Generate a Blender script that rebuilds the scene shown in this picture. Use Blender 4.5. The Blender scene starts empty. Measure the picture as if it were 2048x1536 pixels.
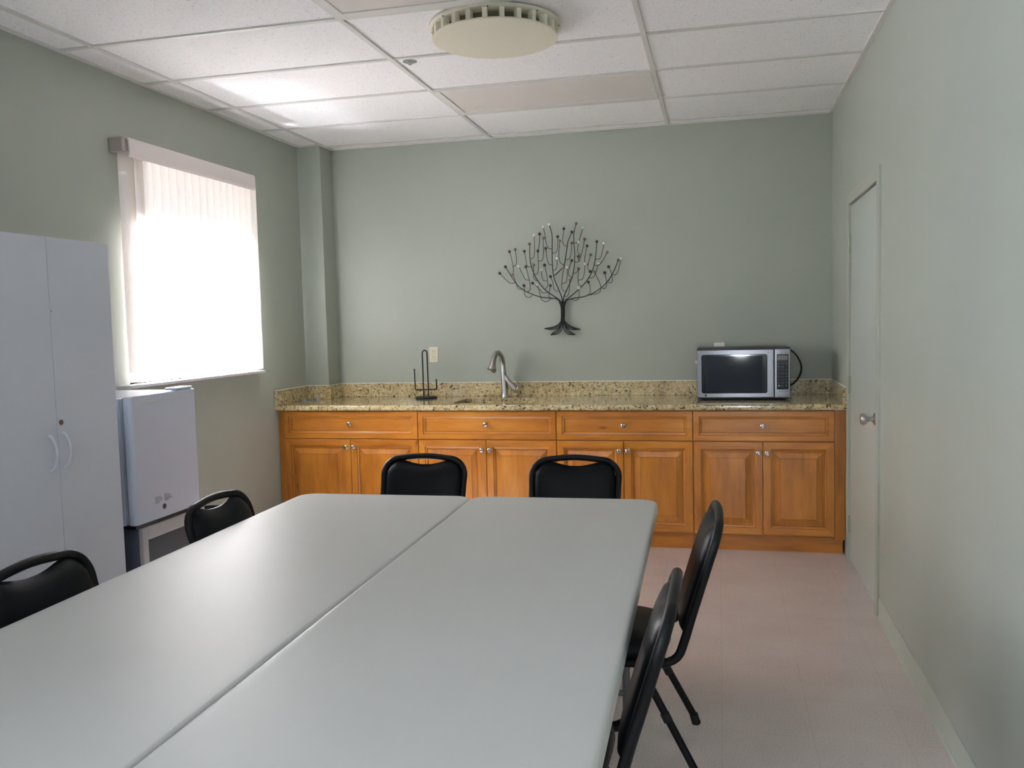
import bpy, bmesh, math, random
from mathutils import Vector, Matrix
random.seed(7)
R = math.radians
PI = math.pi
SC = bpy.context.scene
COL = SC.collection

# ------------------------------------------------------------------ dimensions (metres)
D = 6.131          # back wall
XR = 0.732         # wall with the door
XL = -2.980        # wall with the window
YB = -3.4          # wall behind the camera
H = 2.752          # ceiling
FACE = 5.466       # cabinet front plane
CT = 0.914         # counter top
PX, PD = -2.800, 0.20   # column edge and depth
TEE_X = (-2.787, -1.565, -0.327)
TEE_Y = (5.998, 5.385, 4.774, 4.168) + tuple(3.563 - 0.61 * k for k in range(14))

# ------------------------------------------------------------------ materials
def s2l(c):
    return c / 12.92 if c <= 0.04045 else ((c + 0.055) / 1.055) ** 2.4

def C(r, g, b):
    return (s2l(r / 255), s2l(g / 255), s2l(b / 255), 1)

class NT:
    def __init__(self, name):
        self.m = bpy.data.materials.new(name)
        self.m.use_nodes = True
        self.t = self.m.node_tree
        self.n = self.t.nodes
        self.b = self.n['Principled BSDF']
        self.out = self.n['Material Output']
    def new(self, kind, **kw):
        n = self.n.new(kind)
        for k, v in kw.items():
            if k in n.inputs:
                n.inputs[k].default_value = v
            else:
                setattr(n, k, v)
        return n
    def link(self, a, b):
        self.t.links.new(a, b)
    def set(self, **kw):
        for k, v in kw.items():
            self.b.inputs[k.replace('_', ' ')].default_value = v
    def coord(self, scale=(1, 1, 1), kind='Object'):
        tc = self.new('ShaderNodeTexCoord')
        mp = self.new('ShaderNodeMapping')
        mp.inputs['Scale'].default_value = scale
        self.link(tc.outputs[kind], mp.inputs['Vector'])
        return mp.outputs['Vector']
    def noise(self, vec, scale, detail=4, rough=0.55, dist=0.0):
        n = self.new('ShaderNodeTexNoise')
        n.inputs['Scale'].default_value = scale
        n.inputs['Detail'].default_value = detail
        n.inputs['Roughness'].default_value = rough
        n.inputs['Distortion'].default_value = dist
        self.link(vec, n.inputs['Vector'])
        return n.outputs['Fac']
    def ramp(self, fac, stops):
        r = self.new('ShaderNodeValToRGB')
        e = r.color_ramp.elements
        while len(e) < len(stops):
            e.new(0.5)
        for el, (p, c) in zip(e, stops):
            el.position = p
            el.color = c
        self.link(fac, r.inputs['Fac'])
        return r.outputs['Color']
    def mix(self, fac, a, b, blend='MIX'):
        m = self.new('ShaderNodeMix', data_type='RGBA', blend_type=blend)
        for sock, v in ((m.inputs[0], fac), (m.inputs[6], a), (m.inputs[7], b)):
            if hasattr(v, 'is_linked'):
                self.link(v, sock)
            else:
                sock.default_value = v
        return m.outputs[2]
    def bump(self, h, strength, dist=0.001):
        b = self.new('ShaderNodeBump')
        b.inputs['Strength'].default_value = strength
        b.inputs['Distance'].default_value = dist
        self.link(h, b.inputs['Height'])
        self.link(b.outputs['Normal'], self.b.inputs['Normal'])

def plain(name, col, rough=0.5, metal=0.0, var=0.04, nscale=6, bump=0.0, bscale=300, coat=0.0, spec=0.5):
    t = NT(name)
    v = t.coord()
    f = t.noise(v, nscale, 3)
    a = tuple(c * (1 - var) for c in col[:3]) + (1,)
    b = tuple(min(1, c * (1 + var)) for c in col[:3]) + (1,)
    t.link(t.ramp(f, [(0.3, a), (0.7, b)]), t.b.inputs['Base Color'])
    t.set(Roughness=rough, Metallic=metal, Specular_IOR_Level=spec)
    if coat:
        t.set(Coat_Weight=coat, Coat_Roughness=0.1)
    if bump:
        t.bump(t.noise(v, bscale, 2), bump)
    return t.m

def wall_paint(name, col, rough=0.42):
    t = NT(name)
    v = t.coord()
    f = t.noise(v, 1.3, 3)
    a = tuple(c * 0.97 for c in col[:3]) + (1,)
    b = tuple(c * 1.03 for c in col[:3]) + (1,)
    t.link(t.ramp(f, [(0.3, a), (0.7, b)]), t.b.inputs['Base Color'])
    t.set(Roughness=rough, Specular_IOR_Level=0.35)
    t.bump(t.noise(v, 130, 3), 0.08)
    return t.m

def wood(name, horizontal):
    t = NT(name)
    tc = t.new('ShaderNodeTexCoord')
    oi = t.new('ShaderNodeObjectInfo')
    sc = t.new('ShaderNodeVectorMath', operation='SCALE')
    sc.inputs[0].default_value = (17.0, 5.0, 11.0)
    t.link(oi.outputs['Random'], sc.inputs['Scale'])
    add = t.new('ShaderNodeVectorMath', operation='ADD')
    t.link(tc.outputs['Object'], add.inputs[0])
    t.link(sc.outputs[0], add.inputs[1])
    mp = t.new('ShaderNodeMapping')
    mp.inputs['Scale'].default_value = (1.2, 9, 9) if horizontal else (9, 9, 1.2)
    t.link(add.outputs[0], mp.inputs['Vector'])
    v = mp.outputs['Vector']
    grain = t.noise(v, 3.2, 8, 0.62, 0.35)
    base = t.ramp(grain, [(0.25, C(150, 86, 24)), (0.48, C(192, 120, 38)), (0.62, C(205, 134, 48)), (0.8, C(219, 152, 62))])
    mp2 = t.new('ShaderNodeMapping')
    mp2.inputs['Scale'].default_value = (0.8, 3, 3) if horizontal else (3, 3, 0.8)
    t.link(add.outputs[0], mp2.inputs['Vector'])
    blot = t.noise(mp2.outputs['Vector'], 2.4, 3)
    base = t.mix(0.55, base, t.ramp(blot, [(0.3, C(146, 82, 24)), (0.55, C(194, 122, 40)), (0.75, C(220, 154, 64))]))
    vo = t.new('ShaderNodeTexVoronoi')
    vo.inputs['Scale'].default_value = 2.2
    t.link(mp2.outputs['Vector'], vo.inputs['Vector'])
    knot = t.ramp(vo.outputs['Distance'], [(0.02, (1, 1, 1, 1)), (0.075, (0, 0, 0, 1))])
    base = t.mix(knot, base, C(96, 48, 18))
    t.link(base, t.b.inputs['Base Color'])
    t.set(Roughness=0.30, Coat_Weight=0.4, Coat_Roughness=0.16)
    t.bump(grain, 0.05)
    return t.m

def granite(name):
    t = NT(name)
    v = t.coord()
    warp = t.noise(v, 14, 4, 0.6)
    base = t.ramp(t.noise(v, 55, 6, 0.7), [(0.36, C(142, 122, 78)), (0.46, C(188, 168, 120)), (0.56, C(206, 190, 146)), (0.66, C(226, 216, 186))])
    base = t.mix(0.4, base, t.ramp(warp, [(0.36, C(162, 142, 96)), (0.64, C(220, 206, 170))]))
    n2 = t.noise(v, 62, 4, 0.65, 0.5)
    base = t.mix(t.ramp(n2, [(0.575, (0, 0, 0, 1)), (0.61, (1, 1, 1, 1))]), base, C(98, 74, 42))
    n4 = t.noise(v, 48, 4, 0.6, 0.8)
    base = t.mix(t.ramp(n4, [(0.615, (0, 0, 0, 1)), (0.635, (1, 1, 1, 1))]), base, C(36, 28, 22))
    n3 = t.noise(v, 100, 3, 0.6)
    base = t.mix(t.ramp(n3, [(0.645, (0, 0, 0, 1)), (0.67, (1, 1, 1, 1))]), base, C(58, 44, 30))
    t.link(base, t.b.inputs['Base Color'])
    t.set(Roughness=0.12, Specular_IOR_Level=0.6, Coat_Weight=0.4, Coat_Roughness=0.05)
    return t.m

def ceiling_tile(name):
    t = NT(name)
    v = t.coord()
    f = t.noise(v, 95, 4, 0.7, 0.6)
    col = t.ramp(f, [(0.33, C(200, 198, 197)), (0.40, C(242, 240, 241)), (0.6, C(247, 246, 247))])
    t.link(col, t.b.inputs['Base Color'])
    t.set(Roughness=0.9, Specular_IOR_Level=0.1)
    t.bump(f, 0.35, 0.003)
    return t.m

def floor_vinyl(name):
    t = NT(name)
    v = t.coord()
    n1 = t.noise(v, 150, 4, 0.7)
    n2 = t.noise(v, 3, 3)
    base = t.ramp(n1, [(0.35, C(189, 176, 171)), (0.55, C(215, 203, 199)), (0.72, C(226, 217, 214))])
    base = t.mix(0.3, base, t.ramp(n2, [(0.35, C(193, 180, 174)), (0.65, C(219, 208, 204))]))
    br = t.new('ShaderNodeTexBrick')
    br.offset = 0
    br.inputs['Scale'].default_value = 1.0
    br.inputs['Brick Width'].default_value = 0.3048
    br.inputs['Row Height'].default_value = 0.3048
    br.inputs['Mortar Size'].default_value = 0.0012
    br.inputs['Color1'].default_value = (1, 1, 1, 1)
    br.inputs['Color2'].default_value = (0.975, 0.975, 0.98, 1)
    br.inputs['Mortar'].default_value = (0.86, 0.85, 0.84, 1)
    t.link(v, br.inputs['Vector'])
    base = t.mix(1.0, base, br.outputs['Color'], 'MULTIPLY')
    t.link(base, t.b.inputs['Base Color'])
    t.set(Roughness=0.18, Specular_IOR_Level=0.55)
    t.bump(t.noise(v, 40, 2), 0.03)
    return t.m

def steel(name, rough=0.3, aniso=0.0, col=(0.55, 0.54, 0.55, 1)):
    t = NT(name)
    v = t.coord((2, 2, 160))
    f = t.noise(v, 6, 3)
    a = tuple(c * 0.85 for c in col[:3]) + (1,)
    t.link(t.ramp(f, [(0.3, a), (0.7, col)]), t.b.inputs['Base Color'])
    t.set(Roughness=rough, Metallic=1.0, Anisotropic=aniso, Anisotropic_Rotation=0.25)
    if aniso:
        tg = t.new('ShaderNodeTangent', direction_type='RADIAL', axis='Z')
        t.link(tg.outputs[0], t.b.inputs['Tangent'])
    return t.m

def vane_fabric(name):
    t = NT(name)
    v = t.coord((1, 40, 3))
    f = t.noise(v, 8, 3)
    col = t.ramp(f, [(0.3, C(230, 216, 207)), (0.7, C(240, 228, 221))])
    dif = t.new('ShaderNodeBsdfDiffuse')
    tr = t.new('ShaderNodeBsdfTranslucent')
    mx = t.new('ShaderNodeMixShader')
    mx.inputs[0].default_value = 0.5
    t.link(col, dif.inputs['Color'])
    t.link(col, tr.inputs['Color'])
    t.link(dif.outputs[0], mx.inputs[1])
    t.link(tr.outputs[0], mx.inputs[2])
    tp = t.new('ShaderNodeBsdfTransparent')
    m2 = t.new('ShaderNodeMixShader')
    m2.inputs[0].default_value = 0.10
    t.link(mx.outputs[0], m2.inputs[1])
    t.link(tp.outputs[0], m2.inputs[2])
    t.link(m2.outputs[0], t.out.inputs['Surface'])
    return t.m

def pane_glass(name):
    t = NT(name)
    v = t.coord()
    f = t.noise(v, 2, 2)
    tp = t.new('ShaderNodeBsdfTransparent')
    gl = t.new('ShaderNodeBsdfGlossy')
    gl.inputs['Roughness'].default_value = 0.02
    lw = t.new('ShaderNodeLayerWeight')
    lw.inputs['Blend'].default_value = 0.12
    t.link(t.ramp(f, [(0.3, (0.93, 0.96, 0.95, 1)), (0.7, (0.96, 0.98, 0.97, 1))]), tp.inputs['Color'])
    mx = t.new('ShaderNodeMixShader')
    t.link(lw.outputs['Fresnel'], mx.inputs[0])
    t.link(tp.outputs[0], mx.inputs[1])
    t.link(gl.outputs[0], mx.inputs[2])
    t.link(mx.outputs[0], t.out.inputs['Surface'])
    return t.m

M = dict(
    wall=wall_paint('sage_wall_paint', C(165, 171, 161)),
    door=wall_paint('pale_door_paint', C(180, 189, 182), 0.34),
    jamb=wall_paint('cream_jamb_paint', C(172, 175, 163), 0.4),
    base=wall_paint('baseboard_vinyl', C(180, 186, 174), 0.4),
    wood_v=wood('maple_vertical_grain', False),
    wood_h=wood('maple_horizontal_grain', True),
    glaze=plain('brown_glaze', C(122, 70, 28), 0.35),  # shade in the panel grooves, painted as a darker brown
    granite=granite('tan_granite'),
    tile=ceiling_tile('fissured_ceiling_tile'),
    tee=plain('painted_tee', C(212, 210, 206), 0.5),
    floor=floor_vinyl('pink_beige_vinyl'),
    caulk=plain('white_caulk', C(235, 232, 222), 0.5),
    nickel=steel('brushed_nickel', 0.3, 0.0, (0.52, 0.50, 0.48, 1)),
    steel=steel('brushed_steel', 0.24, 0.7, (0.19, 0.187, 0.205, 1)),
    sink=steel('sink_steel', 0.35),
    hinge=plain('painted_hinge', C(150, 158, 140), 0.35, 0.4),
    knobs=steel('satin_knob', 0.22, 0.0, (0.62, 0.58, 0.57, 1)),
    black=plain('black_plastic', C(20, 20, 24), 0.35),
    tube=plain('black_painted_tube', C(12, 12, 15), 0.48, bump=0.05, spec=0.25),
    vinyl=plain('black_vinyl', C(5, 7, 12), 0.40, bump=0.08, bscale=420, spec=0.18),
    rubber=plain('black_rubber', C(18, 18, 18), 0.7),
    iron=plain('black_iron', C(9, 9, 9), 0.55),
    glassblk=plain('dark_oven_glass', C(24, 26, 34), 0.07, coat=0.0, spec=0.4),
    glassin=plain('dark_screened_glass', C(46, 50, 60), 0.05, coat=0.0, spec=0.15),
    panel=plain('dark_slate_panel', C(34, 40, 50), 0.4, spec=0.3),
    amber=plain('amber_display', C(64, 42, 16), 0.2),
    keys=plain('grey_key_print', C(72, 76, 84), 0.5),
    keyw=plain('white_key_print', C(190, 192, 196), 0.5),
    white=plain('white_laminate', C(207, 211, 222), 0.5, var=0.015, spec=0.3),
    enamel=plain('white_enamel', C(200, 207, 224), 0.22, var=0.015, coat=0.3),
    fgasket=plain('pale_gasket', C(172, 184, 190), 0.5),
    greybox=plain('light_grey_casing', C(176, 172, 172), 0.45),
    slate=plain('slate_casing', C(92, 96, 112), 0.45),
    print_=plain('grey_print', C(112, 112, 122), 0.5),
    emblem=plain('dark_emblem', C(70, 70, 78), 0.3, 0.5),
    table=plain('grey_white_plastic', C(196, 195, 193), 0.42, var=0.015, nscale=3, bump=0.10, bscale=230, spec=0.3),
    tableg=plain('grey_metal_leg', C(112, 114, 118), 0.4, 0.6),
    cream=plain('cream_plastic', C(226, 220, 202), 0.5, var=0.01),
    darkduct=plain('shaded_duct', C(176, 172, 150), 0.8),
    screw=plain('dark_screw', C(60, 58, 54), 0.5),
    lens=plain('frosted_lens', C(216, 209, 204), 0.45, var=0.01, bump=0.1, bscale=220),
    frame=plain('white_metal_frame', C(216, 214, 210), 0.45),
    ivory=plain('ivory_plastic', C(232, 226, 202), 0.4),
    ivoryw=plain('white_plastic', C(240, 240, 238), 0.4),
    slot=plain('dark_slot', C(52, 46, 38), 0.6),
    vane=vane_fabric('vane_fabric'),
    valance=plain('valance_vinyl', C(238, 228, 226), 0.45, var=0.01),
    bracket=plain('bracket_steel', C(178, 166, 162), 0.4, 0.2),
    sill=plain('white_sill', C(228, 226, 232), 0.35),
    pane=pane_glass('window_glass'),
    chrome=steel('chrome_escutcheon', 0.18, 0.0, (0.75, 0.75, 0.80, 1)),
    brass=plain('dull_brass', C(112, 92, 78), 0.4, 0.6),
    paper=plain('white_paper', C(214, 212, 208), 0.7),
    conc=plain('outside_ground', C(150, 148, 140), 0.9),
    bead_dark=plain('dark_brown_bead', C(58, 46, 36), 0.3),
    bead_red=plain('dark_red_bead', C(72, 34, 32), 0.3),
    bead_brown=plain('brown_bead', C(112, 88, 66), 0.3),
    bead_tan=plain('tan_bead', C(148, 116, 88), 0.3),
    bead_white=plain('white_bead', C(226, 224, 216), 0.3),
)

# ------------------------------------------------------------------ mesh helpers
WO = {}

def smooth_path(pts, n=5):
    pts = [Vector(p) for p in pts]
    if len(pts) < 3:
        return pts
    out = []
    P = [pts[0] * 2 - pts[1]] + pts + [pts[-1] * 2 - pts[-2]]
    for i in range(1, len(P) - 2):
        a, b, c, d = P[i - 1], P[i], P[i + 1], P[i + 2]
        for k in range(n):
            t = k / n
            out.append(0.5 * ((2 * b) + (c - a) * t + (2 * a - 5 * b + 4 * c - d) * t * t + (3 * b - a - 3 * c + d) * t ** 3))
    out.append(pts[-1])
    return out

def rrect(x0, x1, y0, y1, r, n=6):
    pts = []
    for cx, cy, a0 in ((x1 - r, y1 - r, 0), (x0 + r, y1 - r, 90), (x0 + r, y0 + r, 180), (x1 - r, y0 + r, 270)):
        for k in range(n + 1):
            a = R(a0 + 90 * k / n)
            pts.append((cx + r * math.cos(a), cy + r * math.sin(a)))
    return pts

class MB:
    def __init__(self):
        self.bm = bmesh.new()
        self.mi = 0
    def _f(self, vs):
        try:
            f = self.bm.faces.new(vs)
            f.material_index = self.mi
            return f
        except ValueError:
            return None
    def box(self, x0, x1, y0, y1, z0, z1, bev=0.0, seg=2):
        b = bmesh.new()
        bmesh.ops.create_cube(b, size=1)
        for v in b.verts:
            v.co = Vector(((x0 + x1) / 2 + v.co.x * (x1 - x0), (y0 + y1) / 2 + v.co.y * (y1 - y0), (z0 + z1) / 2 + v.co.z * (z1 - z0)))
        if bev:
            bmesh.ops.bevel(b, geom=b.edges[:], offset=bev, segments=seg, affect='EDGES', profile=0.5)
        self.merge(b)
        return self
    def merge(self, b, mat=None):
        vm = {}
        for v in b.verts:
            vm[v] = self.bm.verts.new(mat @ v.co if mat else v.co)
        for f in b.faces:
            self._f([vm[v] for v in f.verts])
        b.free()
    def rings(self, rings, cap0=True, cap1=True, closed=True):
        prev = None
        allv = []
        for ring in rings:
            vs = [self.bm.verts.new(p) for p in ring]
            allv.append(vs)
            if prev:
                n = len(vs)
                for i in range(n if closed else n - 1):
                    j = (i + 1) % n
                    self._f([prev[i], prev[j], vs[j], vs[i]])
            prev = vs
        if cap0:
            self._f(list(reversed(allv[0])))
        if cap1:
            self._f(allv[-1])
        return allv
    def tube(self, pts, r, n=8, smooth=0, closed=False, flat=1.0):
        pts = smooth_path(pts, smooth) if smooth else [Vector(p) for p in pts]
        k = len(pts)
        rs = r if isinstance(r, (list, tuple)) else [r]
        def rad(i):
            if len(rs) == 1:
                return rs[0]
            t = i / (k - 1) * (len(rs) - 1)
            a = min(int(t), len(rs) - 2)
            return rs[a] + (rs[a + 1] - rs[a]) * (t - a)
        tan = []
        for i in range(k):
            if closed:
                d = pts[(i + 1) % k] - pts[i - 1]
            else:
                d = pts[min(i + 1, k - 1)] - pts[max(i - 1, 0)]
            tan.append(d.normalized())
        up = Vector((0, 0, 1)) if abs(tan[0].z) < 0.9 else Vector((1, 0, 0))
        nrm = (up - tan[0] * up.dot(tan[0])).normalized()
        rings = []
        for i in range(k):
            nrm = (nrm - tan[i] * nrm.dot(tan[i])).normalized()
            bi = tan[i].cross(nrm)
            rr = rad(i)
            rings.append([pts[i] + (nrm * math.cos(2 * PI * q / n) + bi * math.sin(2 * PI * q / n) * flat) * rr for q in range(n)])
        if closed:
            rings.append(rings[0])
            self.rings(rings, False, False)
            bmesh.ops.remove_doubles(self.bm, verts=self.bm.verts[:], dist=1e-6)
        else:
            self.rings(rings)
        return self
    def lathe(self, prof, c=(0, 0, 0), axis='z', n=24, caps=True):
        rings = []
        for r, h in prof:
            ring = []
            for q in range(n):
                a = 2 * PI * q / n
                u, v = r * math.cos(a), r * math.sin(a)
                if axis == 'z':
                    p = (u, v, h)
                elif axis == 'y':
                    p = (u, h, -v)
                elif axis == '-y':
                    p = (u, -h, v)
                elif axis == 'x':
                    p = (h, u, v)
                else:
                    p = (-h, u, -v)
                ring.append(Vector(c) + Vector(p))
            rings.append(ring)
        self.rings(rings, caps, caps)
        return self
    def sphere(self, c, r, n=10, m=7):
        prof = [(max(1e-4, r * math.sin(PI * i / m)), -r * math.cos(PI * i / m)) for i in range(m + 1)]
        return self.lathe(prof, c, 'z', n)
    def loft(self, outline, steps, xf=None):
        """outline(inset)->2-D points, steps: (inset, z)"""
        rings = []
        for ins, z in steps:
            ring = [Vector((x, y, z)) for x, y in outline(ins)]
            if xf:
                ring = [xf @ p for p in ring]
            rings.append(ring)
        self.rings(rings)
        return self
    def panel(self, x0, x1, z0, z1, y, thick, prof, hz=None, glaze=()):
        """front panel facing -Y; prof = list of (inset, depth behind y); hz = inset limit for horizontal-grain rails"""
        rings = []
        for ins, dep in prof:
            rings.append([self.bm.verts.new((x, y + dep, z)) for x, z in ((x0 + ins, z0 + ins), (x1 - ins, z0 + ins), (x1 - ins, z1 - ins), (x0 + ins, z1 - ins))])
        for k in range(len(rings) - 1):
            for i in range(4):
                j = (i + 1) % 4
                self.mi = 1 if (hz is not None and k < hz and i in (0, 2)) else 0
                if k in glaze:
                    self.mi = 2
                self._f([rings[k][i], rings[k][j], rings[k + 1][j], rings[k + 1][i]])
        self.mi = 0
        self._f(rings[-1])
        back = [self.bm.verts.new((v.co.x, y + thick, v.co.z)) for v in rings[0]]
        for i in range(4):
            j = (i + 1) % 4
            self._f([rings[0][j], rings[0][i], back[i], back[j]])
        self._f(list(reversed(back)))
        return self
    def build(self, name, mat, parent=None, origin=None, ang=40, flip=True):
        bm = self.bm
        if flip:
            bmesh.ops.recalc_face_normals(bm, faces=bm.faces[:])
        if origin is None:
            if parent is not None:
                origin = WO[parent.name]
            else:
                xs = [v.co for v in bm.verts]
                lo = [min(v[i] for v in xs) for i in range(3)]
                hi = [max(v[i] for v in xs) for i in range(3)]
                origin = Vector(((lo[0] + hi[0]) / 2, (lo[1] + hi[1]) / 2, lo[2]))
        origin = Vector(origin)
        bmesh.ops.translate(bm, verts=bm.verts[:], vec=-origin)
        me = bpy.data.meshes.new(name)
        bm.to_mesh(me)
        bm.free()
        for f in me.polygons:
            f.use_smooth = True
        me.set_sharp_from_angle(angle=R(ang))
        for mm in (mat if isinstance(mat, (list, tuple)) else [mat]):
            me.materials.append(mm)
        o = bpy.data.objects.new(name, me)
        COL.objects.link(o)
        wn = o.modifiers.new('weighted_normal', 'WEIGHTED_NORMAL')
        wn.keep_sharp = True
        WO[o.name] = origin
        if parent is not None:
            o.parent = parent
            o.location = origin - WO[parent.name]
        else:
            o.location = origin
        return o

def tag(o, label, cat, group=None):
    o['label'] = label
    o['category'] = cat
    if group:
        o['group'] = group
    return o

def struct(o):
    o['kind'] = 'structure'
    return o

def thing(name, loc, label, cat, group=None):
    o = bpy.data.objects.new(name, None)
    o.empty_display_size = 0.1
    COL.objects.link(o)
    o.location = loc
    WO[o.name] = Vector(loc)
    return tag(o, label, cat, group)

def copy_tree(o, parent=None):
    c = o.copy()
    COL.objects.link(c)
    if parent is not None:
        c.parent = parent
    for ch in list(o.children):
        copy_tree(ch, c)
    return c

# ================================================================== ROOM SHELL
m = MB(); m.box(XL - 0.3, XR + 0.3, YB - 0.3, D + 0.3, -0.12, 0)
struct(m.build('floor', M['floor'], origin=(0, 0, 0)))

m = MB(); m.box(XL - 0.3, XR + 0.3, YB - 0.3, D + 0.3, H + 0.008, H + 0.12)
ceil = struct(m.build('ceiling', M['tile'], origin=(0, 0, H)))
m = MB()
tw = 0.012
for x in TEE_X:
    m.box(x - tw, x + tw, YB, D, H, H + 0.02)
for y in TEE_Y:
    m.box(XL, XR, y - tw, y + tw, H + 0.0006, H + 0.02)
m.box(XL, XL + 0.022, YB, D - PD, H - 0.001, H + 0.02)
m.box(XR - 0.022, XR, YB, D, H - 0.001, H + 0.02)
m.box(PX, XR, D - 0.022, D, H - 0.001, H + 0.02)
m.box(XL, PX + 0.022, D - PD - 0.022, D - PD, H - 0.001, H + 0.02)
m.box(PX, PX + 0.022, D - PD, D, H - 0.001, H + 0.02)
m.build('ceiling_grid', M['tee'], ceil)

W1 = (3.945, 5.195, 1.172, 2.345)     # window with the vertical blind
W2 = (-3.10, -1.20, 0.90, 2.35)       # second window, behind the camera, out of the frame
def wall_with_holes(x0, x1, holes):
    m = MB()
    ys = YB - 0.2
    for y0, y1, z0, z1 in sorted(holes):
        m.box(x0, x1, ys, y0, 0, H + 0.05)
        m.box(x0, x1, y0, y1, 0, z0)
        m.box(x0, x1, y0, y1, z1, H + 0.05)
        ys = y1
    m.box(x0, x1, ys, D + 0.2, 0, H + 0.05)
    return m
struct(wall_with_holes(XL - 0.2, XL, [W1, W2]).build('wall_left', M['wall'], origin=(XL, 0, 0)))
DO = (4.405, 5.315, 0.0, 2.062)
def hole_wall_r():
    m = MB()
    m.box(XR, XR + 0.15, YB - 0.2, DO[0] - 0.04, 0, H + 0.05)
    m.box(XR, XR + 0.15, DO[1] + 0.04, D + 0.2, 0, H + 0.05)
    m.box(XR, XR + 0.15, DO[0] - 0.04, DO[1] + 0.04, DO[3] + 0.04, H + 0.05)
    return m
struct(hole_wall_r().build('wall_right', M['wall'], origin=(XR, 0, 0)))
m = MB(); m.box(XL - 0.2, XR + 0.15, D, D + 0.15, 0, H + 0.05)
struct(m.build('wall_back', M['wall'], origin=(0, D, 0)))
W3 = (0.24, 0.46, 0.78, 1.06)         # opening added behind the camera, placed for the microwave's highlight
m = MB()
m.box(XL - 0.2, W3[0], YB - 0.15, YB, 0, H + 0.05)
m.box(W3[1], XR + 0.15, YB - 0.15, YB, 0, H + 0.05)
m.box(W3[0], W3[1], YB - 0.15, YB, 0, W3[2])
m.box(W3[0], W3[1], YB - 0.15, YB, W3[3], H + 0.05)
struct(m.build('wall_front', M['wall'], origin=(0, YB, 0)))
m = MB(); m.box(XL, PX, D - PD, D, 0, H + 0.006)
struct(m.build('wall_column', M['wall'], origin=(XL, D, 0)))

# baseboards
def base_y(name, x, sx, y0, y1):
    m = MB()
    prof = [(0.0, 0.0), (0.011, 0.0), (0.010, 0.008), (0.006, 0.016), (0.0055, 0.094), (0.003, 0.100), (0.0, 0.100)]
    m.rings([[Vector((x + sx * d, y, z)) for d, z in prof] for y in (y0, y1)])
    return struct(m.build(name, M['base']))
base_y('baseboard_right', XR, -1, YB, 4.335)
base_y('baseboard_left', XL, 1, YB, FACE - 0.02)

# ------------------------------------------------------------------ window with blind
def window(name, W, xw, rails):
    y0, y1, z0, z1 = W
    x = xw - 0.14
    m = MB()
    f = 0.05
    m.box(x, x + 0.05, y0, y0 + f, z0, z1, 0.004)
    m.box(x, x + 0.05, y1 - f, y1, z0, z1, 0.004)
    m.box(x, x + 0.05, y0 + f, y1 - f, z0, z0 + f, 0.004)
    m.box(x, x + 0.05, y0 + f, y1 - f, z1 - f, z1, 0.004)
    for q in rails:
        m.box(x + 0.005, x + 0.045, y0 + f, y1 - f, q - 0.02, q + 0.02, 0.004)
    w = struct(m.build(name, M['frame']))
    m = MB(); m.box(x + 0.022, x + 0.028, y0 + f, y1 - f, z0 + f, z1 - f)
    m.build('window_pane', M['pane'], w)
    return w
w1 = window('window_1', W1, XL, [])
m = MB(); m.box(XL - 0.09, XL + 0.075, W1[0] - 0.10, W1[1] + 0.015, W1[2] - 0.016, W1[2], 0.004)
m.build('window_sill', M['sill'], w1)
w2 = window('window_2', W2, XL, [1.65])
m = MB(); m.box(XL - 0.09, XL + 0.02, W2[0], W2[1], W2[2] - 0.02, W2[2], 0.004)
m.build('window_sill', M['sill'], w2)
m = MB()
for a_ in ((W3[0], W3[0] + 0.02, W3[2], W3[3]), (W3[1] - 0.02, W3[1], W3[2], W3[3]), (W3[0] + 0.02, W3[1] - 0.02, W3[2], W3[2] + 0.02), (W3[0] + 0.02, W3[1] - 0.02, W3[3] - 0.02, W3[3])):
    m.box(a_[0], a_[1], YB - 0.10, YB - 0.06, a_[2], a_[3])
w3 = struct(m.build('window_3', M['frame']))  # frame of the added highlight opening
m = MB(); m.box(W3[0] + 0.02, W3[1] - 0.02, YB - 0.083, YB - 0.077, W3[2] + 0.02, W3[3] - 0.02)
m.build('window_pane', M['pane'], w3)
# unseen slab added to keep the sun out of the second window
m = MB(); m.box(XL - 2.6, XL - 0.21, W2[0] - 0.6, W2[1] + 0.6, 2.50, 2.62)
struct(m.build('trim_1', M['frame']))

bl = thing('vertical_blind', (XL, 4.55, 1.18), 'white vertical window blind, closed and glowing with daylight, under a curved valance', 'blind')
m = MB()
prof = [(0.0, 2.424), (0.070, 2.430), (0.088, 2.424), (0.094, 2.410), (0.095, 2.350), (0.090, 2.334), (0.084, 2.328), (0.082, 2.334), (0.087, 2.350), (0.086, 2.408), (0.080, 2.417), (0.066, 2.421), (0.0, 2.416)]
m.rings([[Vector((XL + 0.002 + d, y, z)) for d, z in prof] for y in (3.915, 5.145)])
m.build('valance', M['valance'], bl)
m = MB(); m.box(XL + 0.002, XL + 0.080, 3.880, 3.914, 2.352, 2.424, 0.006)
b = m.build('end_bracket', M['bracket'], bl)
m = MB(); m.box(XL + 0.030, XL + 0.070, 3.90, 5.16, 2.362, 2.402, 0.004)
m.build('head_rail', M['frame'], bl)
nv = 18
for i in range(nv):
    yc = 3.945 + i * (5.165 - 3.945) / (nv - 1)
    a = R(22)
    rows = []
    for j in range(7):
        t = (j / 6 - 0.5)
        bow = 0.016 * (1 - (2 * t) ** 2)
        yy = t * 0.089
        rows.append((yy * math.cos(a) , 0.046 + yy * math.sin(a) + bow))
    m = MB()
    m.rings([[Vector((XL + dx, yc + dy, z)) for dy, dx in rows] for z in (1.183, 1.5, 1.9, 2.362)], False, False, closed=False)
    o = m.build('blind_vane', M['vane'], bl, flip=False)

# ------------------------------------------------------------------ door
m = MB()
xo, xi = XR + 0.125, XR - 0.012
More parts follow.
